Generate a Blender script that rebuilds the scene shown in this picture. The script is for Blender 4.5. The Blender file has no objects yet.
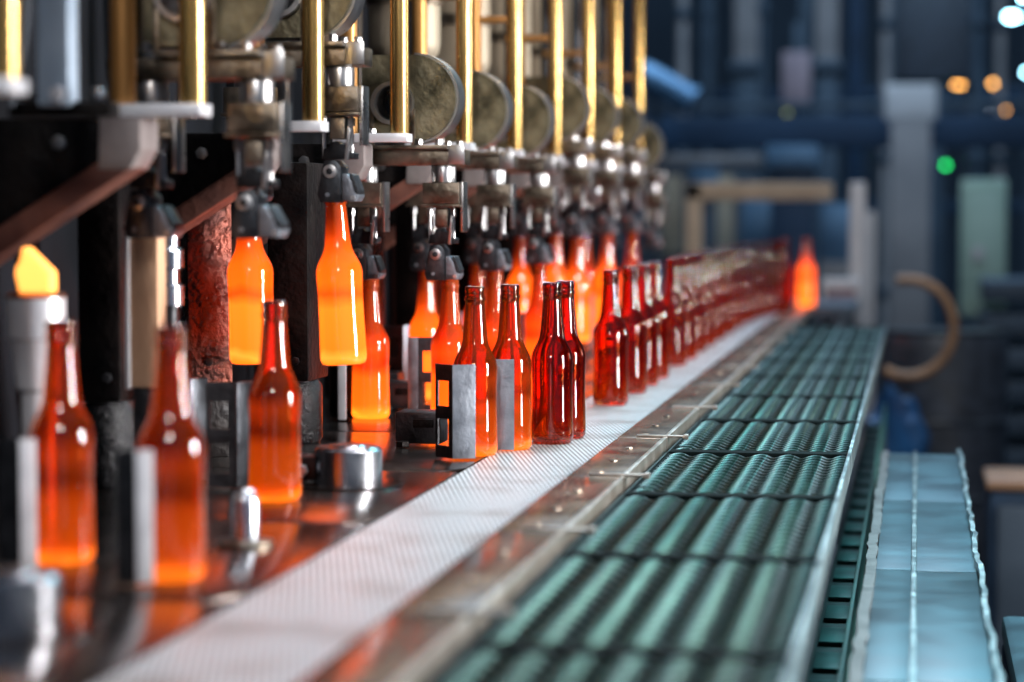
import bpy, bmesh, math, random
from mathutils import Vector, Matrix, Euler
R = math.radians; PI = math.pi
S = bpy.context.scene
COL = S.collection
random.seed(7)

# ------------------------------------------------------------------ camera
F = 2400.0
PH = math.atan(134 / F); TH = math.atan(406 / F * math.cos(PH))
cam = bpy.data.cameras.new('camera'); co = bpy.data.objects.new('camera', cam); COL.objects.link(co)
co.location = (0, 0, .337); co.rotation_euler = (PI / 2 - PH, 0, TH)
cam.sensor_width = 36; cam.lens = F / 1024 * 36; cam.clip_start = .05; cam.clip_end = 100
cam.dof.use_dof = True; cam.dof.focus_distance = 3.40; cam.dof.aperture_fstop = 2.6
S.camera = co
S.view_settings.view_transform = 'Standard'; S.view_settings.look = 'None'
S.view_settings.gamma = 1; S.view_settings.use_curve_mapping = False; S.view_settings.exposure = 0
S.cycles.max_bounces = 14; S.cycles.transmission_bounces = 12; S.cycles.glossy_bounces = 5
S.cycles.diffuse_bounces = 3; S.cycles.caustics_refractive = False; S.cycles.caustics_reflective = False
S.cycles.sample_clamp_indirect = 6

# ------------------------------------------------------------------ materials
def mat(name):
    m = bpy.data.materials.new(name); m.use_nodes = True
    nt = m.node_tree; b = nt.nodes['Principled BSDF']
    return m, nt, b
def nd(nt, t, **kw):
    n = nt.nodes.new(t)
    for k, v in kw.items(): setattr(n, k, v)
    return n
def metal(name, c1, c2=None, rough=.35, met=.9, scale=18., bump=.15, rvar=.15, detail=6, stretch=(1, 1, 1), spec=.5):
    """worn / oily surface: two colours mixed by noise, uneven gloss and a fine bump"""
    m, nt, b = mat(name)
    c2 = c2 or tuple(x * .55 for x in c1)
    tc = nd(nt, 'ShaderNodeTexCoord'); mp = nd(nt, 'ShaderNodeMapping'); mp.inputs['Scale'].default_value = stretch
    nt.links.new(tc.outputs['Object'], mp.inputs[0])
    n = nd(nt, 'ShaderNodeTexNoise'); n.inputs['Scale'].default_value = scale; n.inputs['Detail'].default_value = detail
    nt.links.new(mp.outputs[0], n.inputs['Vector'])
    r = nd(nt, 'ShaderNodeValToRGB'); r.color_ramp.elements[0].position = .36; r.color_ramp.elements[1].position = .66
    r.color_ramp.elements[0].color = (*c2, 1); r.color_ramp.elements[1].color = (*c1, 1)
    nt.links.new(n.outputs[0], r.inputs[0]); nt.links.new(r.outputs[0], b.inputs['Base Color'])
    mr = nd(nt, 'ShaderNodeMapRange'); mr.inputs['To Min'].default_value = max(.04, rough - rvar); mr.inputs['To Max'].default_value = min(1, rough + rvar)
    nt.links.new(n.outputs[0], mr.inputs[0]); nt.links.new(mr.outputs[0], b.inputs['Roughness'])
    b.inputs['Metallic'].default_value = met; b.inputs['Specular IOR Level'].default_value = spec
    if bump:
        n2 = nd(nt, 'ShaderNodeTexNoise'); n2.inputs['Scale'].default_value = scale * 5; n2.inputs['Detail'].default_value = 4
        nt.links.new(mp.outputs[0], n2.inputs['Vector'])
        bp = nd(nt, 'ShaderNodeBump'); bp.inputs['Strength'].default_value = bump; bp.inputs['Distance'].default_value = .004
        nt.links.new(n2.outputs[0], bp.inputs['Height']); nt.links.new(bp.outputs[0], b.inputs['Normal'])
    return m
def lamp_mat(name, c, s):
    m, nt, b = mat(name)
    b.inputs['Base Color'].default_value = (*c, 1); b.inputs['Emission Color'].default_value = (*c, 1)
    b.inputs['Emission Strength'].default_value = s
    return m
def glass(name, stops, alpha_t=1.0, base=(.80, .13, .02), noise=.12, rough=.03, strength=1.0):
    """amber bottle glass; stops = (height 0..1, rgb) of the glow the hot glass itself gives off along the bottle"""
    m, nt, b = mat(name)
    b.inputs['Base Color'].default_value = (*base, 1); b.inputs['Roughness'].default_value = rough
    b.inputs['IOR'].default_value = 1.5; b.inputs['Transmission Weight'].default_value = alpha_t
    b.inputs['Specular IOR Level'].default_value = 1.0
    tc = nd(nt, 'ShaderNodeTexCoord'); sx = nd(nt, 'ShaderNodeSeparateXYZ')
    nt.links.new(tc.outputs['Object'], sx.inputs[0])
    oi = nd(nt, 'ShaderNodeObjectInfo')
    ad = nd(nt, 'ShaderNodeVectorMath', operation='ADD')
    nt.links.new(tc.outputs['Object'], ad.inputs[0]); nt.links.new(oi.outputs['Location'], ad.inputs[1])
    n = nd(nt, 'ShaderNodeTexNoise'); n.inputs['Scale'].default_value = 22; n.inputs['Detail'].default_value = 2
    nt.links.new(ad.outputs[0], n.inputs['Vector'])
    d = nd(nt, 'ShaderNodeMath', operation='DIVIDE'); d.inputs[1].default_value = .23
    nt.links.new(sx.outputs['Z'], d.inputs[0])
    s1 = nd(nt, 'ShaderNodeMath', operation='SUBTRACT'); s1.inputs[1].default_value = .5; nt.links.new(n.outputs[0], s1.inputs[0])
    ma = nd(nt, 'ShaderNodeMath', operation='MULTIPLY_ADD'); ma.inputs[1].default_value = noise
    nt.links.new(s1.outputs[0], ma.inputs[0]); nt.links.new(d.outputs[0], ma.inputs[2])
    r = nd(nt, 'ShaderNodeValToRGB'); cr = r.color_ramp
    cr.elements[0].position = stops[0][0]; cr.elements[0].color = (*stops[0][1], 1)
    cr.elements[1].position = stops[-1][0]; cr.elements[1].color = (*stops[-1][1], 1)
    for p, c in stops[1:-1]: cr.elements.new(p).color = (*c, 1)
    nt.links.new(ma.outputs[0], r.inputs[0]); nt.links.new(r.outputs[0], b.inputs['Emission Color'])
    b.inputs['Emission Strength'].default_value = strength
    return m

M = {}
M['brass'] = metal('brass', (.66, .43, .16), (.46, .27, .08), .27, .85, 9, .05, .08, stretch=(1, 1, .15))
M['brass_worn'] = metal('brass_worn', (.56, .28, .08), (.36, .16, .05), .4, .7, 9, .08, .12, stretch=(1, 1, .2))
M['steel'] = metal('steel', (.58, .57, .58), (.36, .34, .33), .3, 1, 14, .06, .12)
M['steel_bright'] = metal('steel_bright', (.88, .87, .90), (.72, .71, .75), .34, .45, 14, .04, .08)
M['steel_brown'] = metal('steel_brown', (.33, .27, .21), (.07, .055, .04), .36, .95, 26, .2, .16)
M['olive_iron'] = metal('olive_iron', (.23, .20, .13), (.05, .045, .028), .42, .8, 24, .3, .16)
M['black_iron'] = metal('black_iron', (.035, .035, .04), (.012, .012, .014), .38, .6, 26, .25, .15)
M['blued_steel'] = metal('blued_steel', (.075, .08, .09), (.025, .026, .03), .34, .9, 30, .15, .12)
M['pale_paint'] = metal('pale_paint', (.42, .50, .60), (.30, .37, .46), .45, .3, 12, .1, .1)
M['grey_steel'] = metal('grey_steel', (.30, .32, .36), (.17, .18, .21), .42, .85, 30, .2, .12)
M['oily_iron_glow_tint'] = metal('oily_iron_glow_tint', (.13, .035, .022), (.04, .012, .009), .28, .8, 26, 1.0, .14)  # red glow from the hot bottles is mixed into this colour
M['mould_black'] = metal('mould_black', (.010, .0075, .007), (.003, .003, .0035), .4, .2, 18, .5, .2, spec=.1)
M['wet_black'] = metal('wet_black', (.03, .03, .032), (.01, .01, .012), .2, .5, 45, 1.0, .1)
M['red_brown'] = metal('red_brown', (.20, .075, .05), (.09, .035, .028), .5, .45, 18, .25, .15)
M['grey_paint'] = metal('grey_paint', (.26, .22, .21), (.16, .13, .13), .5, .3, 16, .15, .1)
M['dark_housing'] = metal('dark_housing', (.007, .008, .011), (.004, .0045, .006), .65, 0, 6, .1, .1, spec=.08)
M['tan_plate'] = metal('tan_plate', (.74, .45, .28), (.48, .27, .16), .5, .1, 22, .2, .12, stretch=(1, 1, .3))
M['beige_drum'] = metal('beige_drum', (.52, .44, .33), (.34, .27, .19), .5, .4, 9, .1, .1, stretch=(1, 1, .2))
M['dead_plate'] = metal('dead_plate', (.10, .078, .07), (.035, .028, .025), .2, .9, 14, .08, .09)
M['rail'] = metal('rail', (.32, .235, .165), (.17, .12, .085), .23, .8, 16, .08, .1)
M['rail_edge'] = metal('rail_edge', (.50, .45, .40), (.32, .27, .22), .35, .9, 20, .1, .1)
M['dark_gap'] = metal('dark_gap', (.012, .018, .018), None, .6, .2, 10, 0, .1)
M['green_mesh'] = metal('green_mesh', (.021, .058, .047), (.011, .032, .027), .33, .85, 40, 0, .08)
M['mesh_back'] = metal('mesh_back', (.003, .007, .007), None, .75, 0, 10, 0, .1, spec=.05)
M['teal_sheet'] = metal('teal_sheet', (.032, .098, .128), (.02, .06, .08), .38, .6, 9, .08, .16)
M['teal_edge'] = metal('teal_edge', (.34, .42, .43), (.10, .15, .16), .34, .85, 26, .5, .15)
M['chain_teal'] = metal('chain_teal', (.012, .09, .08), (.008, .045, .04), .5, .4, 12, .1, .1)
M['wood_frame'] = metal('wood_frame', (.72, .54, .38), (.55, .39, .26), .6, .1, 8, .1, .1)
M['blue_grey'] = metal('blue_grey', (.075, .105, .14), (.045, .065, .09), .5, .4, 3, 0, .1)
M['beige_post'] = metal('beige_post', (.36, .32, .31), (.24, .22, .22), .6, .2, 3, 0, .1)
M['dark_blue'] = metal('dark_blue', (.02, .05, .10), (.012, .03, .06), .5, .3, 3, 0, .1)
M['blue_duct'] = metal('blue_duct', (.14, .27, .42), (.08, .17, .28), .4, .4, 4, 0, .1)
M['pink_panel'] = metal('pink_panel', (.38, .27, .29), (.26, .19, .21), .6, .1, 5, 0, .1)
M['green_cabinet'] = metal('green_cabinet', (.52, .68, .55), (.40, .55, .45), .5, .1, 3, 0, .1)
M['white_post'] = metal('white_post', (.80, .76, .75), (.62, .58, .57), .5, .2, 4, 0, .1)
M['hose'] = metal('hose', (.34, .19, .10), (.20, .11, .06), .5, .1, 9, .1, .1)
M['blue_bag'] = metal('blue_bag', (.015, .10, .26), (.01, .05, .14), .55, 0, 9, .3, .1)
M['floor'] = metal('floor', (.035, .05, .065), (.02, .028, .038), .35, .1, 2, 0, .15)
M['wall'] = metal('wall', (.085, .115, .15), (.05, .07, .095), .8, 0, .8, 0, .1)  # lightened so the haze of the hall sits in the wall colour
M['chrome'] = metal('chrome', (.66, .68, .74), (.5, .52, .58), .24, 1, 10, .05, .06)
M['trough_flange'] = metal('trough_flange', (.13, .135, .135), (.06, .065, .065), .5, .5, 20, .2, .1)
M['hub_steel'] = metal('hub_steel', (.42, .42, .45), (.26, .26, .28), .24, 1, 20, .05, .08)
M['rubber'] = metal('rubber', (.05, .06, .08), (.03, .035, .045), .45, 0, 20, .1, .1)

# woven wire belt: skewed wires with dark gaps, worn grey
def belt_mat():
    m, nt, b = mat('woven_belt')
    tc = nd(nt, 'ShaderNodeTexCoord'); sx = nd(nt, 'ShaderNodeSeparateXYZ'); nt.links.new(tc.outputs['Object'], sx.inputs[0])
    def lin(ax, ay, k):
        a = nd(nt, 'ShaderNodeMath', operation='MULTIPLY'); a.inputs[1].default_value = ax * k; nt.links.new(sx.outputs['X'], a.inputs[0])
        c = nd(nt, 'ShaderNodeMath', operation='MULTIPLY_ADD'); c.inputs[1].default_value = ay * k
        nt.links.new(sx.outputs['Y'], c.inputs[0]); nt.links.new(a.outputs[0], c.inputs[2])
        s = nd(nt, 'ShaderNodeMath', operation='SINE'); nt.links.new(c.outputs[0], s.inputs[0])
        return s
    w1 = lin(.968, .25, 2 * PI / .0064); w2 = lin(.25, .97, 2 * PI / .012)
    mul = nd(nt, 'ShaderNodeMath', operation='MULTIPLY_ADD'); mul.inputs[1].default_value = .35
    nt.links.new(w2.outputs[0], mul.inputs[0]); nt.links.new(w1.outputs[0], mul.inputs[2])
    mr = nd(nt, 'ShaderNodeMapRange'); mr.inputs['From Min'].default_value = -1.1; mr.inputs['From Max'].default_value = .6
    nt.links.new(mul.outputs[0], mr.inputs[0])
    n = nd(nt, 'ShaderNodeTexNoise'); n.inputs['Scale'].default_value = 9; n.inputs['Detail'].default_value = 5
    nt.links.new(tc.outputs['Object'], n.inputs['Vector'])
    r = nd(nt, 'ShaderNodeValToRGB'); r.color_ramp.elements[0].position = .25; r.color_ramp.elements[1].position = .5
    r.color_ramp.elements[0].color = (.33, .27, .24, 1); r.color_ramp.elements[1].color = (.80, .83, .86, 1)
    nt.links.new(n.outputs[0], r.inputs[0])
    mx = nd(nt, 'ShaderNodeMix', data_type='RGBA'); mx.inputs['A'].default_value = (.11, .105, .105, 1)
    nt.links.new(mr.outputs[0], mx.inputs['Factor']); nt.links.new(r.outputs[0], mx.inputs['B'])
    nt.links.new(mx.outputs['Result'], b.inputs['Base Color'])
    b.inputs['Metallic'].default_value = .35; b.inputs['Roughness'].default_value = .34
    bp = nd(nt, 'ShaderNodeBump'); bp.inputs['Strength'].default_value = .35; bp.inputs['Distance'].default_value = .0015
    nt.links.new(mr.outputs[0], bp.inputs['Height']); nt.links.new(bp.outputs[0], b.inputs['Normal'])
    return m
M['belt'] = belt_mat()

# glow of the glass by temperature (red light overexposes, so red runs above one)
M['glass_hot'] = glass('glass_hot', [(.0, (2.0, .30, .015)), (.04, (2.2, .50, .05)), (.09, (2.2, .28, .014)), (.33, (2.3, .32, .018)), (.40, (1.2, .10, .004)), (.46, (1.7, .19, .006)), (.58, (1.6, .17, .005)), (.66, (1.0, .10, .003)), (.74, (.45, .035, .001)), (.83, (.10, .005, 0)), (.93, (.02, .0005, .0))], .3, (.40, .05, .006), .10)
M['glass_mid'] = glass('glass_mid', [(.0, (1.3, .26, .016)), (.04, (1.3, .32, .02)), (.10, (.95, .15, .006)), (.30, (.85, .125, .005)), (.38, (.30, .022, .001)), (.48, (.50, .05, .002)), (.60, (.12, .006, .0)), (.8, (.06, .005, .0)), (1.0, (.004, .0005, 0))], .75, (.8, .13, .02), .08)
M['glass_warm'] = glass('glass_warm', [(.0, (.40, .10, .006)), (.035, (.50, .14, .009)), (.08, (.19, .036, .001)), (.27, (.16, .028, .001)), (.35, (.035, .003, .0)), (.45, (.11, .014, .001)), (.54, (.018, .001, .0)), (.68, (.05, .006, .0)), (.82, (.03, .004, .0)), (.93, (.001, .0004, 0))], .95, (.60, .12, .018), .08)
M['glass_cool'] = glass('glass_cool', [(.0, (.022, .0022, .0001)), (.25, (.020, .0010, .0001)), (.42, (.007, .0003, .0)), (.55, (.010, .0005, .0)), (.8, (.008, .0006, .0)), (.93, (.002, .0002, 0)), (1.0, (.0, .0, 0))], 1, (.62, .125, .022), .12)

# ------------------------------------------------------------------ mesh helpers
class MB:
    def __init__(s): s.bm = bmesh.new()
    def _bev(s, geom_verts, w):
        if w:
            es = list({e for v in geom_verts for e in v.link_edges})
            bmesh.ops.bevel(s.bm, geom=es, offset=w, segments=2, profile=.6, affect='EDGES')
    def box(s, x0, x1, y0, y1, z0, z1, bev=.0, rot=None, piv=None):
        vs = [s.bm.verts.new((x, y, z)) for x in (x0, x1) for y in (y0, y1) for z in (z0, z1)]
        for f in ((0, 1, 3, 2), (4, 6, 7, 5), (0, 4, 5, 1), (2, 3, 7, 6), (0, 2, 6, 4), (1, 5, 7, 3)):
            s.bm.faces.new([vs[i] for i in f])
        if rot is not None:
            bmesh.ops.rotate(s.bm, verts=vs, cent=piv or ((x0 + x1) / 2, (y0 + y1) / 2, (z0 + z1) / 2), matrix=Euler(rot).to_matrix())
        s._bev(vs, bev); return s
    def prism(s, pts, a0, a1, axis='Y', bev=0):
        """extrude a polygon; axis Y: pts are (x,z); axis Z: pts (x,y); axis X: pts (y,z)"""
        def P(p, a): return {'Y': (p[0], a, p[1]), 'Z': (p[0], p[1], a), 'X': (a, p[0], p[1])}[axis]
        A = [s.bm.verts.new(P(p, a0)) for p in pts]; B = [s.bm.verts.new(P(p, a1)) for p in pts]
        s.bm.faces.new(A); s.bm.faces.new(B[::-1]); n = len(pts)
        for i in range(n): s.bm.faces.new([A[i], B[i], B[(i + 1) % n], A[(i + 1) % n]])
        s._bev(A + B, bev); return s
    def cyl(s, p, q, r0, r1=None, n=24, bev=0):
        p = Vector(p); q = Vector(q); r1 = r0 if r1 is None else r1
        d = (q - p).normalized(); u = d.orthogonal().normalized(); v = d.cross(u)
        A = [s.bm.verts.new(p + r0 * (math.cos(2 * PI * i / n) * u + math.sin(2 * PI * i / n) * v)) for i in range(n)]
        B = [s.bm.verts.new(q + r1 * (math.cos(2 * PI * i / n) * u + math.sin(2 * PI * i / n) * v)) for i in range(n)]
        fa = s.bm.faces.new(A[::-1]); fb = s.bm.faces.new(B)
        for i in range(n): s.bm.faces.new([A[i], A[(i + 1) % n], B[(i + 1) % n], B[i]])
        if bev: bmesh.ops.bevel(s.bm, geom=list(fa.edges) + list(fb.edges), offset=bev, segments=2, profile=.6, affect='EDGES')
        return s
    def lathe(s, prof, c=(0, 0, 0), n=40, closed=False):
        rings = []
        for r, z in prof:
            if r < 1e-6: rings.append([s.bm.verts.new((c[0], c[1], c[2] + z))])
            else: rings.append([s.bm.verts.new((c[0] + r * math.cos(2 * PI * i / n), c[1] + r * math.sin(2 * PI * i / n), c[2] + z)) for i in range(n)])
        for a, b in zip(rings[:-1], rings[1:]):
            for i in range(n):
                j = (i + 1) % n
                if len(a) == 1: s.bm.faces.new([a[0], b[j], b[i]])
                elif len(b) == 1: s.bm.faces.new([a[i], a[j], b[0]])
                else: s.bm.faces.new([a[i], a[j], b[j], b[i]])
        return s
    def tube(s, pts, r, n=10):
        pts = [Vector(p) for p in pts]; rings = []; u = None
        for i, p in enumerate(pts):
            d = (pts[min(i + 1, len(pts) - 1)] - pts[max(i - 1, 0)]).normalized()
            u = d.orthogonal().normalized() if u is None else (u - d * u.dot(d)).normalized()
            v = d.cross(u)
            rings.append([s.bm.verts.new(p + r * (math.cos(2 * PI * k / n) * u + math.sin(2 * PI * k / n) * v)) for k in range(n)])
        for a, b in zip(rings[:-1], rings[1:]):
            for i in range(n): s.bm.faces.new([a[i], a[(i + 1) % n], b[(i + 1) % n], b[i]])
        s.bm.faces.new(rings[0][::-1]); s.bm.faces.new(rings[-1]); return s
    def ring(s, c, ro, ri, y0, y1, n=40):
        """ring with its axis along Y"""
        c = Vector(c); L = []
        for r, y in ((ro, y0), (ro, y1), (ri, y1), (ri, y0)):
            L.append([s.bm.verts.new(c + Vector((r * math.cos(2 * PI * i / n), y, r * math.sin(2 * PI * i / n)))) for i in range(n)])
        for a in range(4):
            A = L[a]; B = L[(a + 1) % 4]
            for i in range(n): s.bm.faces.new([A[i], A[(i + 1) % n], B[(i + 1) % n], B[i]])
        return s
    def build(s, name, m, parent=None, smooth=True, angle=35, loc=None):
        bmesh.ops.recalc_face_normals(s.bm, faces=s.bm.faces)
        me = bpy.data.meshes.new(name)
        if smooth:
            for f in s.bm.faces: f.smooth = True
            lim = R(angle)
            for e in s.bm.edges:
                if len(e.link_faces) == 2 and e.calc_face_angle(0) > lim: e.smooth = False
        s.bm.to_mesh(me); s.bm.free(); me.materials.append(m)
        o = bpy.data.objects.new(name, me); COL.objects.link(o)
        if parent is not None: o.parent = parent
        if loc: o.location = loc
        return o
def tag(o, label=None, cat=None, group=None, kind=None):
    if label: o['label'] = label
    if cat: o['category'] = cat
    if group: o['group'] = group
    if kind: o['kind'] = kind
    return o
def empty(name, loc=(0, 0, 0), rz=0, **kw):
    o = bpy.data.objects.new(name, None); COL.objects.link(o); o.location = loc; o.rotation_euler = (0, 0, rz)
    o.empty_display_size = .02
    return tag(o, **kw)
def copy_tree(o, parent=None):
    c = o.copy(); COL.objects.link(c)
    if parent is not None: c.parent = parent
    for ch in list(o.children): copy_tree(ch, c)
    return c
ORD = ['nearest', 'second', 'third', 'fourth', 'fifth', 'sixth', 'seventh', 'eighth', 'ninth', 'tenth', 'eleventh', 'twelfth']

P = .5145                                  # pitch of the machine's sections along the belt
def Yk(k): return 1.94 + P * k

# ------------------------------------------------------------------ the setting
o = MB().box(-9, 9, -3, 24, -1.0, -.9).build('floor', M['floor'], smooth=False); tag(o, kind='structure')
o = MB().box(-9, 9, 24, 24.3, -.9, 7).build('wall_back', M['wall'], smooth=False); tag(o, kind='structure')
o = MB().box(-9.3, -9, -3, 24.3, -.9, 7).build('wall_left', M['wall'], smooth=False); tag(o, kind='structure')
o = MB().box(9, 9.3, -3, 24.3, -.9, 7).build('wall_right', M['wall'], smooth=False); tag(o, kind='structure')

# ------------------------------------------------------------------ conveyor
XL, XR = -.570, -.429
cv = empty('bottle_conveyor', (-.5, 1.0, -.9), label='long conveyor with pale woven wire belt and brown steel edge rail carrying the bottles away', cat='conveyor')
bl = -cv.location.copy()
def cpart(mb, name, m, **kw): 
    p = mb.build(name, m, cv, loc=bl, **kw); return p
mb = MB(); mb.box(XL, XR, .9, 8.3, -.012, 0)
cpart(mb, 'wire_belt', M['belt'], smooth=False)
mb = MB(); mb.box(XL - .01, -.352, .9, 8.3, -.16, -.016, .003); cpart(mb, 'conveyor_bed', M['dark_gap'])
for x in (-.55, -.38):
    for y in (1.3, 3.6, 5.9, 8.1):
        cpart(MB().box(x - .025, x + .025, y - .025, y + .025, -.9, -.16, .003), 'leg', M['blue_grey'])
# rail: one plate per section, jointed
JY = [1.4 + .5115 * i for i in range(14)]
for i in range(13):
    y0, y1 = JY[i], JY[i + 1] - .006
    mb = MB(); mb.prism([(-.427, y0), (-.362, y0), (-.362, y1), (-.4225, y1), (-.427, y1 - .02)], -.014, .003, 'Z', .0015)
    rp = cpart(mb, 'rail_plate', M['rail'])
    mb = MB(); mb.box(-.3615, -.3545, y0 + .002, y1 - .002, -.05, .0045, .0015)
    e = mb.build('edge_strip', M['rail_edge'], rp)
    for yy in (y0 + .05, y0 + .19, y0 + .36):
        MB().cyl((-.392, yy, .002), (-.392, yy, .0046), .0055, n=6, bev=.0008).build('bolt_head', M['steel_brown'], rp)
    hb = MB(); hb.box(-.40, -.325, y0 + .008, y0 + .020, .003, .0065, .001); hb.box(-.332, -.325, y0 + .006, y0 + .022, .0005, .008, .0015)
    hb.build('hinge_strap', M['rail_edge'], rp)

# ------------------------------------------------------------------ mesh guard panels beside the belt
GX0, GX1 = -.340, -.092
def grate_mesh():
    """balanced weave: zigzag wires running across the panel, one behind the other"""
    mb = MB(); W = GX1 - GX0; rows = 14; pit = .466 / rows; nz = 6.5
    for j in range(rows):
        y = .003 + pit * (j + .5); pts = []
        n = 78
        for i in range(n + 1):
            u = i / n * nz * 2; f = u % 2; t = f if f < 1 else 2 - f
            t = t * t * (3 - 2 * t) * .45 + t * .55
            pts.append((W * i / n, y + .026 * (t - .5), -.010 + .0022 * math.sin(PI * u)))
        mb.tube(pts, .0046, 6)
    return mb
g0 = empty('guard_panel', (GX0, 0, -.004))
grate_mesh().build('wire_weave', M['green_mesh'], g0, angle=80)
mb = MB(); W = GX1 - GX0
mb.box(0, W, 0, .50, -.024, -.018)
mb.build('backing_sheet', M['mesh_back'], g0)
mb = MB()
mb.box(-.004, W + .003, -.006, -.002, -.026, -.006, .001); mb.box(-.004, W + .003, .472, .5055, -.026, -.0035, .002)
mb.box(-.004, -.001, -.006, .5055, -.026, -.006, .001)
mb.build('panel_frame', M['mesh_back'], g0)
MB().box(W - .001, W + .004, -.004, .504, -.03, .001, .001).build('side_strip', M['teal_edge'], g0)
gl = ['nearest green mesh guard panel, cut off by the bottom edge of the photo', 'second nearest green mesh guard panel beside the brown rail',
      'third green mesh guard panel from the front, in soft focus', 'fourth green mesh guard panel from the front, level with the standing bottles',
      'fifth green mesh guard panel from the front, crisp scalloped wires', 'sixth green mesh guard panel from the front beside the rail',
      'seventh green mesh guard panel from the front', 'eighth green mesh guard panel from the front', 'ninth green mesh guard panel from the front',
      'tenth green mesh guard panel, third from the far end', 'eleventh green mesh guard panel, next to last at the far end', 'farthest green mesh guard panel at the end of the row']
for i in range(11):
    g = g0 if i == 0 else copy_tree(g0)
    g.location = (GX0, 1.359 + .5115 * i, -.004)
    tag(g, gl[i] if i < 10 else gl[11], 'guard panel', 'green mesh panels along the conveyor')
gl
sup = empty('panel_trestle', (-.2, 1.2, -.9), label='dark steel trestle frame under the green mesh panels', cat='frame')
def spart(mb, n, m): return mb.build(n, m, sup, loc=-sup.location)
spart(MB().box(-.335, -.100, 1.2, 7.0, -.075, -.037, .002), 'tray', M['dark_gap'])
for y in (1.6, 3.4, 5.2, 6.9):
    for x in (-.31, -.19): spart(MB().box(x - .02, x + .02, y - .02, y + .02, -.9, -.075, .003), 'leg', M['blue_grey'])

# ------------------------------------------------------------------ lower chain and trough to the right
ch = empty('slat_chain', (-.1, 1.6, -.9), label='low chain of dark teal slats running under the edge of the mesh panels', cat='chain conveyor')
def chp(mb, n, m): return mb.build(n, m, ch, loc=-ch.location)
chp(MB().box(-.132, -.078, 1.6, 6.5, -.32, -.245, .002), 'chain_bed', M['dark_gap'])
for i in range(26):
    y = 1.7 + i * .185
    chp(MB().box(-.125, -.088, y, y + .11, -.245, -.238, .002), 'slat', M['chain_teal'])
chp(MB().box(-.085, -.079, 1.6, 6.5, -.245, -.19, .002), 'side_guide', M['chain_teal'])
for y in (2.0, 4.0, 6.0): chp(MB().box(-.12, -.09, y, y + .04, -.9, -.32, .002), 'leg', M['dark_gap'])
tr = empty('metal_trough', (0, 1.7, -.9), label='wide blue-green sheet metal trough with a centre seam beside the mesh panels', cat='trough')
def trp(mb, n, m, **k): return mb.build(n, m, tr, loc=-tr.location, **k)
for i in range(4):
    y0 = 1.7 + i * .775
    trp(MB().box(-.052, -.004, y0, y0 + .770, -.158, -.150, .0015), 'left_plate', M['teal_sheet'])
    trp(MB().box(.002, .082, y0, y0 + .770, -.158, -.151, .0015), 'right_plate', M['teal_sheet'])
trp(MB().box(-.0045, .0025, 1.7, 4.80, -.156, -.1455, .0015), 'centre_seam', M['teal_edge'])
def wavy(x0, x1, z0, z1, seed):
    rr = random.Random(seed); b = MB(); n = 60; V = []
    for i in range(n + 1):
        y = 1.7 + 3.1 * i / n; j = rr.uniform(-.0025, .0025); k = rr.uniform(-.003, .003)
        V.append([b.bm.verts.new(p) for p in ((x0 + j, y, z0), (x1 + j, y, z0), (x1 + j, y, z1 + k), (x0 + j, y, z1 + k))])
    for a, c in zip(V[:-1], V[1:]):
        for i in range(4): b.bm.faces.new([a[i], a[(i + 1) % 4], c[(i + 1) % 4], c[i]])
    b.bm.faces.new(V[0]); b.bm.faces.new(V[-1]); return b
trp(wavy(-.066, -.0525, -.17, -.146, 3), 'left_flange', M['trough_flange'])
trp(wavy(.0825, .089, -.18, -.142, 5), 'right_flange', M['teal_edge'])
for y in (2.0, 3.3, 4.6):
    for x in (-.04, .06): trp(MB().box(x - .012, x + .012, y, y + .03, -.9, -.158, .002), 'leg', M['blue_grey'])

# ------------------------------------------------------------------ forming machine: body
mc = empty('machine_housing', (-1.3, 1.0, -.9), label='long black forming machine body behind the row of sections', cat='machine')
def mpart(mb, n, m): return mb.build(n, m, mc, loc=-mc.location)
mpart(MB().box(-1.8, -1.06, .9, 8.6, -.9, 1.5, .01), 'body', M['dark_housing'])
mpart(MB().box(-1.06, -.60, .9, 7.4, -.9, -.02, .005), 'bed', M['dark_housing'])
for k in range(0, 10):
    y = Yk(k) + .13
    mpart(MB().box(-1.062, -1.03, y, y + .30, .47, .95, .004), 'cover_panel', M['dark_housing'])
    q = mpart(MB().box(-1.03, -1.005, y + .05, y + .09, .62, .69, .003), 'name_plate', M['chrome'])
    mpart(MB().box(-1.03, -1.01, y + .17, y + .20, .46, .86, .003), 'guide_strip', M['steel'])

# dead plates
for k in range(-1, 10):
    y = Yk(k) + .02
    o = MB(); o.prism([(-1.055, y), (-.60, y), (-.574, y + .05), (-.574, y + P - .004), (-1.055, y + P - .004)], -.014, 0, 'Z', .0015)
    o = o.build('dead_plate', M['dead_plate'])
    lab = {-1: 'dark glossy steel plate nearest the camera at the lower left corner', 0: 'dark glossy steel plate under the two nearest blurred bottles',
           1: 'dark glossy steel plate under the red bottle and the round pusher hub', 2: 'dark glossy steel plate under the windowed pusher brackets',
           3: 'dark steel plate under the orange bottle just set down below the tongs'}.get(k, f'dark steel plate under the {ORD[k]} pair of brass rods, behind the bottle line')
    tag(o, lab, 'plate', 'dead plates beside the belt')

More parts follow.
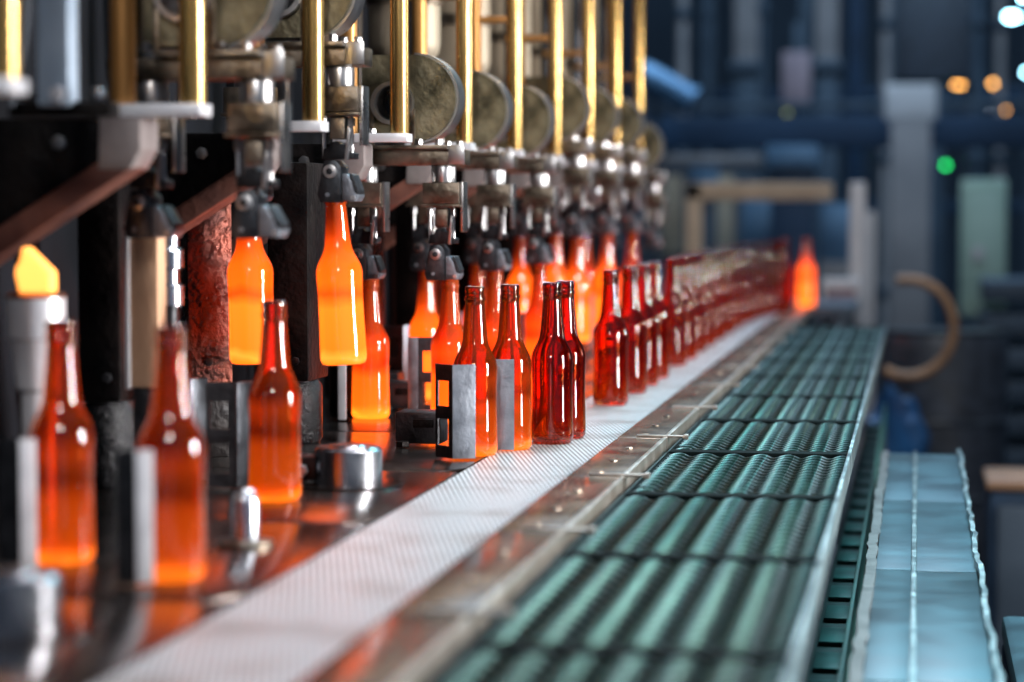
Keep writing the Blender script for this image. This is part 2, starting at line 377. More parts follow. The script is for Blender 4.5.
# ------------------------------------------------------------------ brass guide rods
def rod_frame():
    root = empty('guide_rod_frame')
    MB().cyl((0, 0, .445), (0, 0, 1.15), .0142, bev=.001).build('front_rod', M['brass'], root)
    MB().cyl((-.078, .005, .445), (-.078, .005, 1.15), .0135, bev=.001).build('rear_rod', M['brass_worn'], root)
    MB().box(-.097, .0155, -.022, .020, .4325, .4455, .0015).build('foot_plate', M['steel_bright'], root)
    MB().box(-.105, -.004, -.005, .020, .686, .699, .002).build('cross_bar', M['brass_worn'], root)
    MB().cyl((-.04, -.005, .445), (-.04, -.005, .453), .006, n=6, bev=.001).build('bolt_head', M['steel'], root)
    return root
rf = rod_frame()
rl = ['brass guide rods at the far left edge, cut off by the frame', 'pair of thick blurred brass guide rods on a bright white foot plate', 'brass guide rods right above the hanging glowing bottle',
      'sharp yellow brass guide rods in front of the big rounded bracket', 'brass guide rods fifth from the left, with a cross bar at the top edge']
for k in range(10):
    r = rf if k == 0 else copy_tree(rf)
    r.location = (-.757 if k else -.765, Yk(k), 0)
    tag(r, rl[k] if k < 5 else (f'brass guide rods {ORD[k]} from the left, blurred' if k < 9 else 'brass guide rods farthest right, last in the row'), 'guide rods', 'brass guide rod frames along the machine')

# ------------------------------------------------------------------ sloping beams under the rods
def beam():
    root = empty('sloping_beam')
    a = math.atan(.62)
    mb = MB(); mb.prism([(-.093, .432), (-.050, .432), (-.047, .428), (-.047, .398), (-.060, .376), (-.095, .376)], -.03, .03, 'Y', .003)
    mb.build('end_block', M['grey_paint'], root)
    mb = MB(); mb.prism([(-.058, .378), (-.30, .378 - .242 * .62), (-.30, .378 - .242 * .62 + .030), (-.095, .378 - .037 * .62 + .030), (-.075, .39)], -.028, .028, 'Y', .002)
    mb.build('lower_flange', M['red_brown'], root)
    mb = MB(); mb.prism([(-.096, .431), (-.096, .384), (-.30, .384 - .204 * .62), (-.30, .431)], -.018, .024, 'Y', .002)
    mb.build('web_plate', M['mould_black'], root)
    MB().cyl((-.14, -.018, .405), (-.14, -.026, .405), .008, n=6, bev=.001).build('bolt_head', M['steel'], root)
    return root
bm0 = beam()
bl_ = ['', 'sloping beam with grey end block and reddish underside at the left edge', 'sloping beam with glowing red lower edge above the red-tinted mould panel', 'red-brown sloping beam behind the tongs of the hanging bottle', 'dark sloping beam behind the tongs over the windowed brackets']
for k in range(1, 10):
    b = bm0 if k == 1 else copy_tree(bm0)
    b.location = (-.757, Yk(k), 0)
    tag(b, bl_[k] if k < 5 else f'dark sloping beam below the {ORD[k]} pair of brass rods from the left, blurred', 'beam', 'sloping beams of the machine sections')

# ------------------------------------------------------------------ take-out arms with tongs
def jaw(root, x, idx, spread):
    """tongs hanging below a clamp block; z = 0 at the bottom of the jaws"""
    hb = MB(); hb.box(x - .0285, x + .0285, -.025, .025, .117, .150, .002); hb.box(x - .031, x + .031, -.028, .028, .112, .1165, .001)
    blk = hb.build('clamp_block', M['steel_brown'], root)
    MB().box(x + .0290, x + .0340, -.018, .018, .074, .151, .001).build('side_strap', M['steel'], blk)
    MB().cyl((x, 0, .150), (x, 0, .176), .019, bev=.002).build('collar', M['steel'], blk)
    t = MB(); t.prism([(x - .022, .0), (x + .006, .0), (x + .006, .046), (x - .002, .055), (x - .017, .054), (x - .020, .04), (x - .026, .010)], -.024, .020, 'Y', .0015)
    tg = t.build('tong_body', M['blued_steel'], root)
    t = MB(); t.prism([(x - .021, .056), (x + .020, .056), (x + .021, .064), (x + .013, .066), (x + .012, .076), (x + .002, .074), (x - .001, .080), (x - .010, .078), (x - .011, .070), (x - .019, .070)], -.016, .016, 'Y', .001)
    t.build('tong_cam', M['black_iron'], root)
    MB().cyl((x - .0075, -.0245, .040), (x - .0075, -.031, .040), .0088, bev=.001).build('pivot_bolt', M['steel'], tg)
    MB().cyl((x - .0075, -.031, .040), (x - .0075, -.034, .040), .0045, n=6, bev=.0005).build('pivot_bolt', M['black_iron'], tg)
    MB().cyl((x - .012, -.0245, .010), (x - .012, -.027, .010), .0028, n=6).build('set_screw', M['grey_steel'], tg)
    t = MB(); t.prism([(x + .007, .002), (x + .024 + spread, .001), (x + .028 + spread, .008), (x + .026 + spread, .018), (x + .014, .037), (x + .007, .037)], -.023, .018, 'Y', .0015)
    ck = t.build('tong_cheek', M['grey_steel'], root)
    t = MB(); t.prism([(x + .017, .0375), (x + .0215, .036), (x + .029 + spread, .016), (x + .0285 + spread, .010), (x + .0235 + spread, .013)], -.0235, .012, 'Y', .001)
    t.build('cheek_lever', M['black_iron'], ck)
    MB().cyl((x + .022 + spread, -.0235, .006), (x + .022 + spread, -.027, .006), .0033, n=6).build('set_screw', M['steel'], ck)
    MB().box(x - .011, x + .009, -.014, .010, .082, .1115, .002).build('yoke_block', M['steel_brown'], root)
    for dx in (-.0195, .0175):
        p = MB(); p.cyl((x + dx, -.010, .057), (x + dx, -.010, .1115), .0026, n=12); p.cyl((x + dx, -.010, .098), (x + dx, -.010, .110), .0052, n=6, bev=.0005)
        p.build('hanger_pin', M['steel'], root)
    MB().prism([(x + .010, .055), (x + .0145, .055), (x + .0185, .092), (x + .0145, .100)], -.022, -.013, 'Y', .0008).build('trip_lever', M['steel'], root)
def takeout(spread):
    root = empty('takeout_arm')
    jaw(root, -.0615, 0, spread); jaw(root, .0615, 1, spread)
    mb = MB(); mb.box(-.105, .0985, -.026, .026, .1765, .2005, .002)
    bar = mb.build('cross_arm', M['steel_brown'], root)
    for x in (.070, .088):
        MB().cyl((x, -.012, .2005), (x, -.012, .214), .0058, n=6, bev=.0008).build('bolt_head', M['steel'], bar)
    MB().box(.074, .0995, -.0285, -.0262, .178, .207, .0008).build('end_plate', M['steel'], bar)
    # rounded bracket (square on the left, round on the right) bored through
    cx, cz, r = .020, .279, .066
    b = bmesh.new(); n = 48; hole = .033; hx = -.011
    def outer(i):
        a = 2 * PI * i / n; ca, sa = math.cos(a), math.sin(a)
        if ca >= 0: return (cx + r * ca, cz + r * sa)
        t = min(1 / max(abs(ca), 1e-6), 1 / max(abs(sa), 1e-6))
        return (cx + r * 1.22 * ca * t, cz + r * sa * t)
    L = []
    for y in (-.030, .034):
        L.append(([b.verts.new((outer(i)[0], y, outer(i)[1])) for i in range(n)],
                  [b.verts.new((hx + hole * math.cos(2 * PI * i / n), y, cz - .008 + hole * math.sin(2 * PI * i / n))) for i in range(n)]))
    for i in range(n):
        j = (i + 1) % n
        b.faces.new([L[0][0][i], L[0][0][j], L[0][1][j], L[0][1][i]]); b.faces.new([L[1][0][j], L[1][0][i], L[1][1][i], L[1][1][j]])
        b.faces.new([L[0][0][j], L[0][0][i], L[1][0][i], L[1][0][j]]); b.faces.new([L[0][1][i], L[0][1][j], L[1][1][j], L[1][1][i]])
    mb = MB(); mb.bm.free(); mb.bm = b
    br = mb.build('rounded_bracket', M['olive_iron'], root, angle=40)
    mb = MB(); mb.ring((hx, 0, cz - .008), .0328, .0265, -.046, .03); mb.build('bearing_ring', M['steel'], br)
    MB().cyl((hx, .028, cz - .008), (hx, .034, cz - .008), .0264).build('bore_cap', M['black_iron'], br)
    rim = MB(); V = []
    for i in range(25):
        a = -PI / 2 + PI * i / 24
        V.append([rim.bm.verts.new((cx + (r + .0035) * math.cos(a), y, cz + (r + .0035) * math.sin(a))) for y in (-.022, .030)] +
                 [rim.bm.verts.new((cx + (r + .0004) * math.cos(a), y, cz + (r + .0004) * math.sin(a))) for y in (.030, -.022)])
    for a, c in zip(V[:-1], V[1:]):
        for i in range(4): rim.bm.faces.new([a[i], a[(i + 1) % 4], c[(i + 1) % 4], c[i]])
    rim.bm.faces.new(V[0]); rim.bm.faces.new(V[-1])
    rim.build('bracket_rim', M['steel'], br)
    for x in (-.055, .030, .060):
        MB().cyl((x, -.035, .2005 + .006), (x, -.035, .2005 + .016), .0058, n=6, bev=.0008).build('bolt_head', M['steel'], br)
    ft = MB(); ft.box(-.045, .075, -.044, .034, .2008, .2068, .001); ft.box(-.046, -.040, -.040, -.031, .2068, .262, .001); ft.box(.018, .024, -.040, -.031, .2068, .262, .001)
    ft.build('bracket_foot', M['steel_brown'], br)
    # pneumatic column the arm rides on
    MB().cyl((-.085, .0, .2005), (-.085, .0, .80), .013, bev=.001).build('lift_column', M['blued_steel'], root)
    return root
# (k, x, y, z of jaw bottom)
ARMS = {1: (-.7885, 2.60, .302), 2: (-.805, 3.06, .343), 3: (-.783, 3.64, .2245), 4: (-.789, 4.13, .226), 5: (-.789, 4.63, .226), 6: (-.789, 5.15, .272), 7: (-.789, 5.66, .272), 8: (-.789, 6.17, .272), 9: (-.789, 6.68, .226)}
al = {1: 'large blurred black take-out arm with open empty tongs over the red bottle', 2: 'take-out arm whose tongs grip the two hanging glowing orange bottles', 3: 'sharp take-out arm with rounded olive bracket, tongs just above the set-down bottles'}
ta = takeout(.0); tb = takeout(.004)
for k, (x, y, z) in ARMS.items():
    a = tb if k == 1 else (ta if k == 2 else copy_tree(ta))
    a.location = (x, y, z)
    tag(a, al.get(k) or (f'take-out arm with tongs behind the {ORD[k]} pair of brass rods from the left' if k < 9 else 'farthest take-out arm at the end of the machine row'), 'take-out arm', 'take-out arms along the machine')

# beige blow-head drums above the sections
for k in range(4, 10):
    root = empty('blow_head_drum', (-.92, Yk(k) + .28, .0))
    MB().lathe([(0, .60), (.05, .60), (.062, .615), (.065, .63), (.065, 1.1), (0, 1.1)], n=32).build('drum', M['beige_drum'], root)
    MB().lathe([(.0655, .70), (.070, .702), (.070, .722), (.0655, .724)], n=32).build('band', M['steel_brown'], root)
    MB().cyl((0, 0, .45), (0, 0, .60), .02).build('spindle', M['steel'], root)
    MB().box(-.085, -.02, -.02, .02, .74, .78, .003).build('mount', M['black_iron'], root)
    tag(root, f'beige drum behind the {ORD[k]} pair of brass rods' , 'drum', 'blow-head drums behind the rods')

# ------------------------------------------------------------------ mould blocks, posts and red-tinted panel
def mould(name, x0, x1, y0, y1, z0, z1, m, base, label, cat='mould block'):
    root = empty(name, ((x0 + x1) / 2, (y0 + y1) / 2, 0))
    cx, cy = root.location.x, root.location.y
    MB().box(x0 - cx, x1 - cx, y0 - cy, y1 - cy, z0, z1, .006).build('block', m, root)
    if base:
        MB().lathe([(0, 0), (.030, 0), (.034, .006), (.034, z0 * .9), (.028, z0), (0, z0)], n=24).build('base', M['wet_black'], root)
    else:
        MB().box(x0 - cx + .004, x1 - cx - .004, y0 - cy + .006, y1 - cy - .006, 0, z0, .002).build('base', M['mould_black'], root)
    MB().cyl(((x1 - x0) * .2, y0 - cy, z0 + .03), ((x1 - x0) * .2, y0 - cy - .006, z0 + .03), .006, n=6, bev=.001).build('bolt_head', M['black_iron'], root)
    return tag(root, label, cat, 'mould blocks behind the bottles')
mould('mould_block', -.983, -.930, 2.72, 2.80, .105, .40, M['mould_black'], True, 'tall black mould block between the tan post and the left edge')
hp = empty('mould_half', (-.945, 3.11, 0), label='oily mould panel coloured red for the glow of the hanging bottle on the left', cat='mould half')
MB().prism([(-.960, 3.085), (-.909, 3.122), (-.925, 3.150), (-.985, 3.115)], .10, .40, 'Z', .004).build('panel', M['oily_iron_glow_tint'], hp, loc=(.945, -3.11, 0))
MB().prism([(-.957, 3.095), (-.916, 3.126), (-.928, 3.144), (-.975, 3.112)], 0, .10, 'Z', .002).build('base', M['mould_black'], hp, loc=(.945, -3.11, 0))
MB().cyl((-.938, 3.103, .13), (-.934, 3.097, .13), .006, n=6, bev=.001).build('bolt_head', M['black_iron'], hp, loc=(.945, -3.11, 0))
mould('mould_block', -.905, -.845, 3.28, 3.40, .09, .40, M['mould_black'], True, 'black mould block between the two hanging bottles')
for k in range(3, 9):
    y = Yk(k) + .26
    for s, (xa, xb) in enumerate(((-1.03, -.975), (-.935, -.88))):
        mould('mould_block', xa, xb, y, y + .10, .09, .40, M['mould_black'] if s else M['oily_iron_glow_tint'], bool(s),
              f'dark mould block under the {ORD[k]} pair of brass rods, ' + ('nearer the belt' if s else 'farther from the belt'))
# tan posts
def post(x, y, label):
    root = empty('tan_post', (x, y, 0))
    MB().box(-.0165, .0165, -.012, .02, .13, .318, .002).build('face_plate', M['tan_plate'], root)
    MB().box(-.0225, -.0168, -.014, .02, .128, .32, .0015).build('edge_strip', M['steel_bright'], root)
    MB().box(-.015, .012, -.008, .02, 0, .13, .002).build('foot', M['black_iron'], root)
    tag(root, label, 'post', 'tan posts between the moulds')
post(-.873, 2.65, 'tan flat post with a bright left edge behind the second bottle')
post(-.905, 2.18, 'tan flat post at the far left edge of the photo')
# stacked chrome spools behind the tan post
sp = empty('chrome_spool', (-.882, 2.76, 0), label='small stacked chrome cylinder standing just right of the tan post', cat='cylinder')
MB().lathe([(0, .0), (.011, 0), (.011, .22)], n=20).build('stem', M['black_iron'], sp)
MB().lathe([(0, .22), (.017, .22), (.017, .243), (.012, .246), (.012, .262), (.017, .265), (.017, .285), (.012, .29), (.012, .31), (0, .31)], n=28).build('spool', M['chrome'], sp)

# pedestal with hot glass at the far left
ped = empty('mould_pedestal', (-.897, 2.36, 0), label='stepped chrome pedestal with a hot glass lump on top at the left edge', cat='pedestal')
MB().lathe([(0, 0), (.016, 0), (.016, .145), (.021, .15), (.026, .20), (.030, .202), (.030, .243), (.026, .247), (0, .247)], n=32).build('column', M['steel_bright'], ped)
MB().lathe([(.0302, .2435), (.031, .246), (.0255, .249), (.0, .249)], n=32).build('rim', metal('orange_rim', (.5, .2, .1), (.35, .12, .05), .3, .9, 12, .1, .1), ped)  # copper-like orange metal on the pedestal rim
hot_lump = lamp_mat('hot_lump', (1, .36, .07), 2.4)
mb = MB(); mb.prism([(-.014, .2495), (.019, .2495), (.019, .270), (-.008, .296), (-.011, .294), (-.011, .279), (-.017, .276), (-.018, .268)], -.012, .012, 'Y', .0018)
o = mb.build('hot_glass_lump', hot_lump, loc=(-.897, 2.36, 0)); tag(o, 'bright yellow glowing lump of hot glass on the chrome pedestal', 'hot glass')
# steel column and hose near the left edge
o = empty('steel_column', (-.832, 2.25, 0), label='broad pale blue steel column hanging beside the leftmost brass rod', cat='column')
MB().box(-.0165, .0165, -.01, .02, .435, 1.2, .004).build('column', M['pale_paint'], o)
MB().cyl((.006, -.01, .447), (.006, -.018, .447), .008, n=6, bev=.001).build('bolt_head', M['steel_bright'], o)
MB().cyl((.045, -.0, .447), (.045, -.012, .447), .006, n=12, bev=.001).build('bolt_head', M['chrome'], o)
MB().box(-.05, .055, -.0, .03, .425, .440, .002).build('foot_bar', M['mould_black'], o)
mb = MB(); mb.tube([(-.868 + .018 * math.sin(t * PI), 2.22, .435 + .22 * t) for t in [i / 16 for i in range(17)]], .004)
o = mb.build('air_hose', M['rubber']); tag(o, 'thin curved grey air hose beside the pale steel column', 'hose')

# ------------------------------------------------------------------ pushers
M['bright_face'] = metal('bright_face', (.78, .77, .80), (.6, .59, .62), .4, .5, 30, .05, .1)
def finger(parent, x, y, rz, window=True, mirror=False, w1=.036, w2=.031, h=.128, ang=118, fmat=None):
    """bent plate: windowed black leg and plain steel face leg meeting at an upright corner"""
    f = MB(); t = .0022
    e = empty('finger', (x, y, 0), rz); e.parent = parent; del_e = e
    # plain face (local +x)
    sg = -1 if mirror else 1
    fa = MB(); fa.box(*sorted((0, sg * w2)), -t, 0, .003, h, .0006).build('face_plate', fmat or M['grey_steel'], e)
    wl = MB()
    a = R(ang)
    segs = [(0.0, .008, .003, h), (w1 - .005, w1, .003, h)] if window else [(0, w1, .003, h)]
    for s0, s1, z0, z1 in segs: wl.box(s0, s1, -t, 0, z0, z1)
    if window:
        for z0, z1 in ((.003, .019), (.055, .072), (h - .022, h)): wl.box(.008, w1 - .005, -t, 0, z0, z1)
    bmesh.ops.rotate(wl.bm, verts=wl.bm.verts, cent=(0, 0, 0), matrix=Matrix.Rotation(PI - R(180 - ang), 3, 'Z'))
    if mirror:
        for v in wl.bm.verts: v.co.x *= -1
    wl.build('window_plate', M['black_iron'], e)
    return e
def pusher(x, y, label, fingers, block=None, bar=True):
    root = empty('bottle_pusher', (x, y, 0), label=label, cat='pusher', group='bottle pushers on the dead plates')
    for (fx, fy, rz, win, *ex) in fingers: finger(root, fx - x, fy - y, R(rz), win, **(ex[0] if ex else {}))
    if block:
        bx, by = block
        b = MB(); b.box(bx - x - .036, bx - x + .030, by - y - .025, by - y + .03, .003, .048, .003); b.build('carrier_block', M['black_iron'], root)
        MB().box(bx - x - .010, bx - x + .02, by - y - .0265, by - y - .0245, .026, .038, .0008).build('slot_cover', M['mould_black'], root)
        MB().cyl((bx - x - .02, by - y - .05, .001), (bx - x - .02, by - y - .05, .009), .010, n=6, bev=.001).build('clamp_nut', M['mould_black'], root)
    return root
pusher(-.65, 3.14, 'pusher with two upright windowed brackets behind the pair of bottles on the belt edge', [(-.607, 3.118, 22, True), (-.575, 3.243, 4, False, dict(w1=.004, w2=.030))], (-.690, 3.33))
pusher(-.80, 2.12, 'blurred pusher with two dark upright plates behind the nearest bottles', [(-.821, 2.112, 34, False, dict(w2=.0155, w1=.02, ang=150, h=.122, fmat=M['bright_face'])), (-.681, 2.030, 34, False, dict(w2=.0155, w1=.018, ang=150, h=.122, fmat=M['bright_face']))], (-.90, 2.10))
pusher(-.86, 2.72, 'pusher bracket standing between the two leftmost mould blocks behind the red bottle', [(-.80, 2.76, 70, True, dict(fmat=M['blued_steel'])), (-.87, 2.80, 65, True, dict(fmat=M['blued_steel']))], None)
pusher(-.87, 3.68, 'pusher bracket with thin bright edge beside the set-down orange bottle', [(-.896, 3.665, 0, False, dict(w2=.013, w1=.01, ang=120, fmat=M['bright_face'])), (-.790, 3.77, 0, True, dict(w2=.016, w1=.03, ang=165, mirror=True))], (-.84, 3.90))
for k in range(4, 8):
    y = Yk(k) + .17
    pusher(-.86, y, f'blurred pusher bracket under the {ORD[k]} pair of brass rods', [(-.897, y - .02, 70, True), (-.778, y - .02, 70, True)], (-.92, y - .06))
# round pusher hubs
def hub(x, y, r, h, label):
    root = empty('pusher_hub', (x, y, 0), label=label, cat='hub', group='round pusher hubs')
    MB().lathe([(0, .0022), (r, .0022), (r, h - .004), (r - .004, h), (r * .55, h), (r * .5, h + .002), (0, h + .002)], n=48).build('drum', M['hub_steel'], root)
    MB().lathe([(0, 0.0005), (r * 1.6, .0005), (r * 1.62, .0012), (r * 1.6, .0022), (0, .0045)], n=56).build('base_disc', M['dead_plate'], root)
    b = MB(); b.box(-r - .035, -r * .6, -.02, .02, .006, h * .75, .003); b.build('drive_arm', M['black_iron'], root)
    MB().cyl((-r - .01, -.021, h * .4), (-r - .01, -.03, h * .4), .008, n=6, bev=.001).build('bolt_head', M['steel_bright'], root)
    return root
hub(-.68, 2.83, .042, .047, 'round grey pusher hub on the dark plate right of the red bottle')
hub(-.71, 1.80, .042, .047, 'blurred round pusher hub at the lower left corner')
o = empty('locating_pin', (-.659, 2.304, 0), label='short domed steel pin standing left of the red bottle foot', cat='pin')
MB().lathe([(0, .0), (.0135, 0), (.0135, .045), (.011, .052), (.006, .056), (0, .057)], n=28).build('pin', M['chrome'], o)
MB().lathe([(.0137, 0.0005), (.028, .0005), (.028, .004), (.0137, .006)], n=32).build('collar', M['steel_brown'], o)

# ------------------------------------------------------------------ bottles
def bottle_mesh(m, n=44, closed_inner=True):
    out = [(0, .003), (.018, .0022), (.0235, .0), (.0275, .0012), (.0300, .006), (.0305, .012), (.0300, .035), (.0294, .062), (.0293, .085), (.0297, .105), (.0303, .118), (.0298, .124), (.0280, .1305), (.0250, .1370), (.0215, .1435), (.0190, .1495), (.0175, .156), (.0163, .168), (.0148, .186), (.0136, .204), (.0132, .2095), (.0148, .2112), (.0150, .2145), (.0136, .2165), (.0132, .2185), (.0140, .2200), (.0141, .2270), (.0132, .2296), (.0112, .2300)]  # slight waist shaped so only the lower body catches a highlight
    inn = [(.0098, .2285), (.0098, .212), (.0105, .200), (.0122, .180), (.0142, .160), (.0160, .150), (.0190, .1435), (.0222, .1370), (.0252, .130), (.0270, .123), (.0272, .116), (.0266, .085), (.0266, .060), (.0274, .016), (.0262, .0095), (.022, .0065), (.0, .0080)]
    mb = MB(); mb.lathe(out + inn, n=n)
    bmesh.ops.recalc_face_normals(mb.bm, faces=mb.bm.faces)
    me = bpy.data.meshes.new('beer_bottle')
    for f in mb.bm.faces: f.smooth = True
    mb.bm.to_mesh(me); mb.bm.free(); me.materials.append(m)
    return me
BM = {k: bottle_mesh(M['glass_' + k]) for k in ('hot', 'warm', 'mid', 'cool')}
def bottle(kind, x, y, z, label, group, tilt=(0, 0)):
    o = bpy.data.objects.new('beer_bottle', BM[kind]); COL.objects.link(o)
    o.location = (x, y, z); o.rotation_euler = (tilt[0], tilt[1], random.uniform(0, 6))
    return tag(o, label, 'bottle', group)
G1, G2, G3 = 'bottles hanging in the tongs', 'bottles standing on the dead plates', 'bottles travelling on the belt'
def hang(kind, x, y, z, label, tilt):
    # tilted about the neck
    o = bpy.data.objects.new('beer_bottle', BM[kind]); COL.objects.link(o)
    o.rotation_euler = (0, tilt, 0)
    top = Vector((x, y, z + .23)); o.location = top - Euler((0, tilt, 0)).to_matrix() @ Vector((0, 0, .23))
    return tag(o, label, 'bottle', G1)
hang('hot', -.8695, 3.06, .131, 'glowing orange bottle hanging on the left, behind the neck of the red bottle', R(-1.5))
hang('hot', -.7515, 3.06, .131, 'glowing orange bottle hanging in sharp tongs above the dark plate', R(-2.8))
bottle('warm', -.799, 2.164, 0, 'large blurred red bottle nearest the left edge', G2)
bottle('warm', -.664, 2.081, 0, 'large blurred red-orange bottle second from the left edge, nearest the camera', G2)
bottle('warm', -.727, 2.666, 0, 'red-orange bottle standing on dark plate under the empty tongs', G2)
bottle('mid', -.860, 3.735, 0, 'orange bottle set down just right of the hanging one, below tongs', G2)
bottle('mid', -.724, 3.70, 0, 'orange bottle below sharp tongs, behind the windowed bracket', G2)
bottle('warm', -.591, 3.199, 0, 'red bottle right behind the windowed pusher bracket at the belt edge', G3)
bottle('warm', -.558, 3.287, 0, 'red bottle behind the plain grey pusher plate on the belt', G3)
bottle('cool', -.513, 3.381, 0, 'sharp dark amber bottle in front of the pair in mid belt', G3)
bottle('cool', -.506, 3.462, 0, 'dark amber bottle half hidden behind the sharp one in mid belt', G3)
for k, kd in ((4, 'mid'), (5, 'mid'), (6, 'hot'), (7, 'hot'), (8, 'mid')):
    z = .0 if k < 6 else .045
    y = ARMS[k][1]
    for x, s in ((-.8505, 'farther from the belt'), (-.7275, 'nearer the belt')):
        bottle('hot' if (k == 4 and x < -.8) else kd, x, y, z, f'glowing bottle under the {ORD[k]} pair of brass rods, ' + s, G1 if z else G2)
row = [(4.06, -.515), (4.13 + .19, -.512), (4.53, -.512), (4.72, -.512)]
lab = ['front bottle of the clear-red group of four further along the belt', 'second bottle of the red group of four along the belt', 'third bottle of the red group of four along the belt', 'last bottle of the red group of four along the belt']
for (y, x), l in zip(row, lab): bottle('cool', x, y, 0, l, G3)
far = [(5.10, -.513), (5.33, -.512), (5.58, -.513), (5.84, -.512), (6.11, -.511), (6.40, -.509), (6.71, -.507), (7.05, -.502), (7.32, -.490)]
for i, (y, x) in enumerate(far):
    bottle('cool', x, y, 0, (f'{"front" if i == 0 else ORD[i]} blurred red bottle of the long far line on the belt') if i < 8 else 'last red bottle of the long far line on the belt', G3)
for i, (y, x) in enumerate([(7.52, -.472), (7.69, -.452), (7.86, -.438), (8.02, -.436), (8.2, -.447)]):
    bottle('cool', x, y, 0, ['dark red bottle turning right at the far belt end, nearest', 'second dark red bottle at the far belt end', 'third dark red bottle at the far belt end', 'fourth dark red bottle at the far belt end', 'dark red bottle farthest back at the belt end'][i], G3)
bottle('hot', -.373, 8.22, 0, 'single bright orange bottle at the right end of the far line', G3)

# ------------------------------------------------------------------ far end of the line
ft = empty('end_table', (-.4, 8.3, -.9), label='dark transfer table at the far end of the belt', cat='table')
MB().box(-.35, .19, .01, .58, .86, .90, .005).build('top', M['blue_grey'], ft)
for x in (-.3, .14):
    for y in (.06, .50): MB().box(x - .03, x + .03, y - .03, y + .03, 0, .86, .004).build('leg', M['blue_grey'], ft)
fr = empty('wooden_frame', (-.54, 9.2, -.9), label='tan portal frame standing across the far end of the line', cat='frame')
MB().box(-.335, -.275, -.03, .03, 0, 1.33, .006).build('left_post', M['wood_frame'], fr)
MB().box(.285, .345, -.03, .03, 0, 1.33, .006).build('right_post', M['white_post'], fr)
MB().box(-.335, .22, -.03, .03, 1.262, 1.33, .006).build('top_beam', M['wood_frame'], fr)
o = MB().box(-.205, -.165, 9.5, 9.54, -.9, .32, .004).build('pale_post', M['white_post']); tag(o, 'thin pale post just right of the tan frame', 'post')
o = empty('junction_box', (-.28, 9.0, -.9), label='beige box below the right post of the tan frame', cat='box')
MB().box(-.07, .07, -.05, .05, .75, .97, .008).build('body', M['white_post'], o); MB().box(-.03, .03, -.03, .03, 0, .75, .004).build('stand', M['beige_post'], o)
MB().box(-.055, .055, -.054, -.05, .78, .94, .003).build('door', M['pink_panel'], o)
# hose loop with blue bags
mb = MB(); mb.tube([(-.03 + .15 * math.cos(a), 8.0, -.06 + .16 * math.sin(a)) for a in [R(x) for x in range(-120, 110, 8)]], .017, 12)
o = mb.build('hose_loop', M['hose']); tag(o, 'brown hose bent in a large loop past the end of the mesh panels', 'hose')
mb = MB(); mb.bm.free(); mb.bm = bmesh.new(); bmesh.ops.create_icosphere(mb.bm, subdivisions=3, radius=1)
for v in mb.bm.verts:
    n = .12 * math.sin(7 * v.co.x + 3 * v.co.z) + .1 * math.sin(9 * v.co.z + 5 * v.co.y); v.co *= 1 + n; v.co = Vector((v.co.x * .10, v.co.y * .09, v.co.z * .20))
o = mb.build('blue_sack', M['blue_bag'], loc=(-.07, 8.1, -.48)); tag(o, 'crumpled blue sack hanging below the brown hose loop', 'sack')
o = empty('dark_drum', (.09, 8.4, -.9), label='black barrel in the shade behind the trough end', cat='barrel')
MB().lathe([(0, 0), (.22, 0), (.225, .02), (.22, .24), (.228, .25), (.22, .26), (.22, .50), (.228, .51), (.22, .52), (.22, .78), (.21, .80), (0, .80)], n=36).build('shell', M['rubber'], o)
MB().lathe([(0, .80), (.205, .80), (.205, .815), (0, .815)], n=36).build('lid', M['black_iron'], o)

# ------------------------------------------------------------------ background hall
def prop(name, parts, label, cat, loc):
    r = empty(name, loc, label=label, cat=cat)
    for n, m, b in parts: MB().box(*b, .01).build(n, M[m], r)
    return r
prop('gantry_beam', [('beam', 'dark_blue', (-1.6, 1.6, -.12, .12, 1.55, 1.72)), ('leg', 'dark_blue', (-1.6, -1.45, -.1, .1, 0, 1.55)), ('leg', 'dark_blue', (1.45, 1.6, -.1, .1, 0, 1.55)), ('hand_rail', 'blue_grey', (-1.6, 1.6, -.03, .03, 1.76, 1.80))],
     'dark steel gantry beam crossing behind the tan frame', 'beam', (-.7, 13.0, -.9))
for x, y, w, m1, m2, l in ((-.99, 14.2, .15, 'beige_post', 'blue_grey', 'grey column left of the pinkish panel, blurred'), (-.53, 14.2, .13, 'beige_post', 'blue_grey', 'grey column right of the pinkish panel, blurred')):
    r = empty('support_column', (x, y, -.9), label=l, cat='column')
    MB().box(-w / 2, w / 2, -.1, .1, 0, 2.05, .01).build('lower_shaft', M[m2], r); MB().box(-w / 2, w / 2, -.1, .1, 2.05, 6, .01).build('upper_shaft', M[m1], r)
    MB().box(-w * .7, w * .7, -.14, .14, 2.03, 2.09, .01).build('collar', M['blue_grey'], r)
prop('blue_column', [('shaft', 'dark_blue', (-.05, .05, -.08, .08, 0, 6)), ('base', 'blue_grey', (-.09, .09, -.12, .12, 0, .1))], 'deep blue narrow column right of the grey ones', 'column', (-.37, 14.4, -.9))
prop('hanging_panel', [('panel', 'pink_panel', (-.08, .08, -.03, .03, 1.84, 2.13)), ('bracket', 'blue_grey', (-.02, .02, .03, .08, 0, 2.3))], 'pinkish control panel between the two grey columns', 'panel', (-.70, 14.0, -.9))
du = empty('blue_duct', (-1.25, 12.0, -.9), label='light blue round duct sloping down beside the last brass rod', cat='duct')
mb = MB(); mb.tube([(-.13, 0, 1.9), (-.07, 0, 1.875), (.03, 0, 1.82), (.13, 0, 1.76)], .075, 20); mb.build('duct', M['blue_duct'], du)
MB().cyl((.115, 0, 1.77), (.135, 0, 1.757), .084, n=24, bev=.003).build('flange', M['blue_duct'], du)
MB().cyl((-.05, .02, 0), (-.05, .02, 1.84), .02, n=16).build('stand', M['blue_grey'], du)
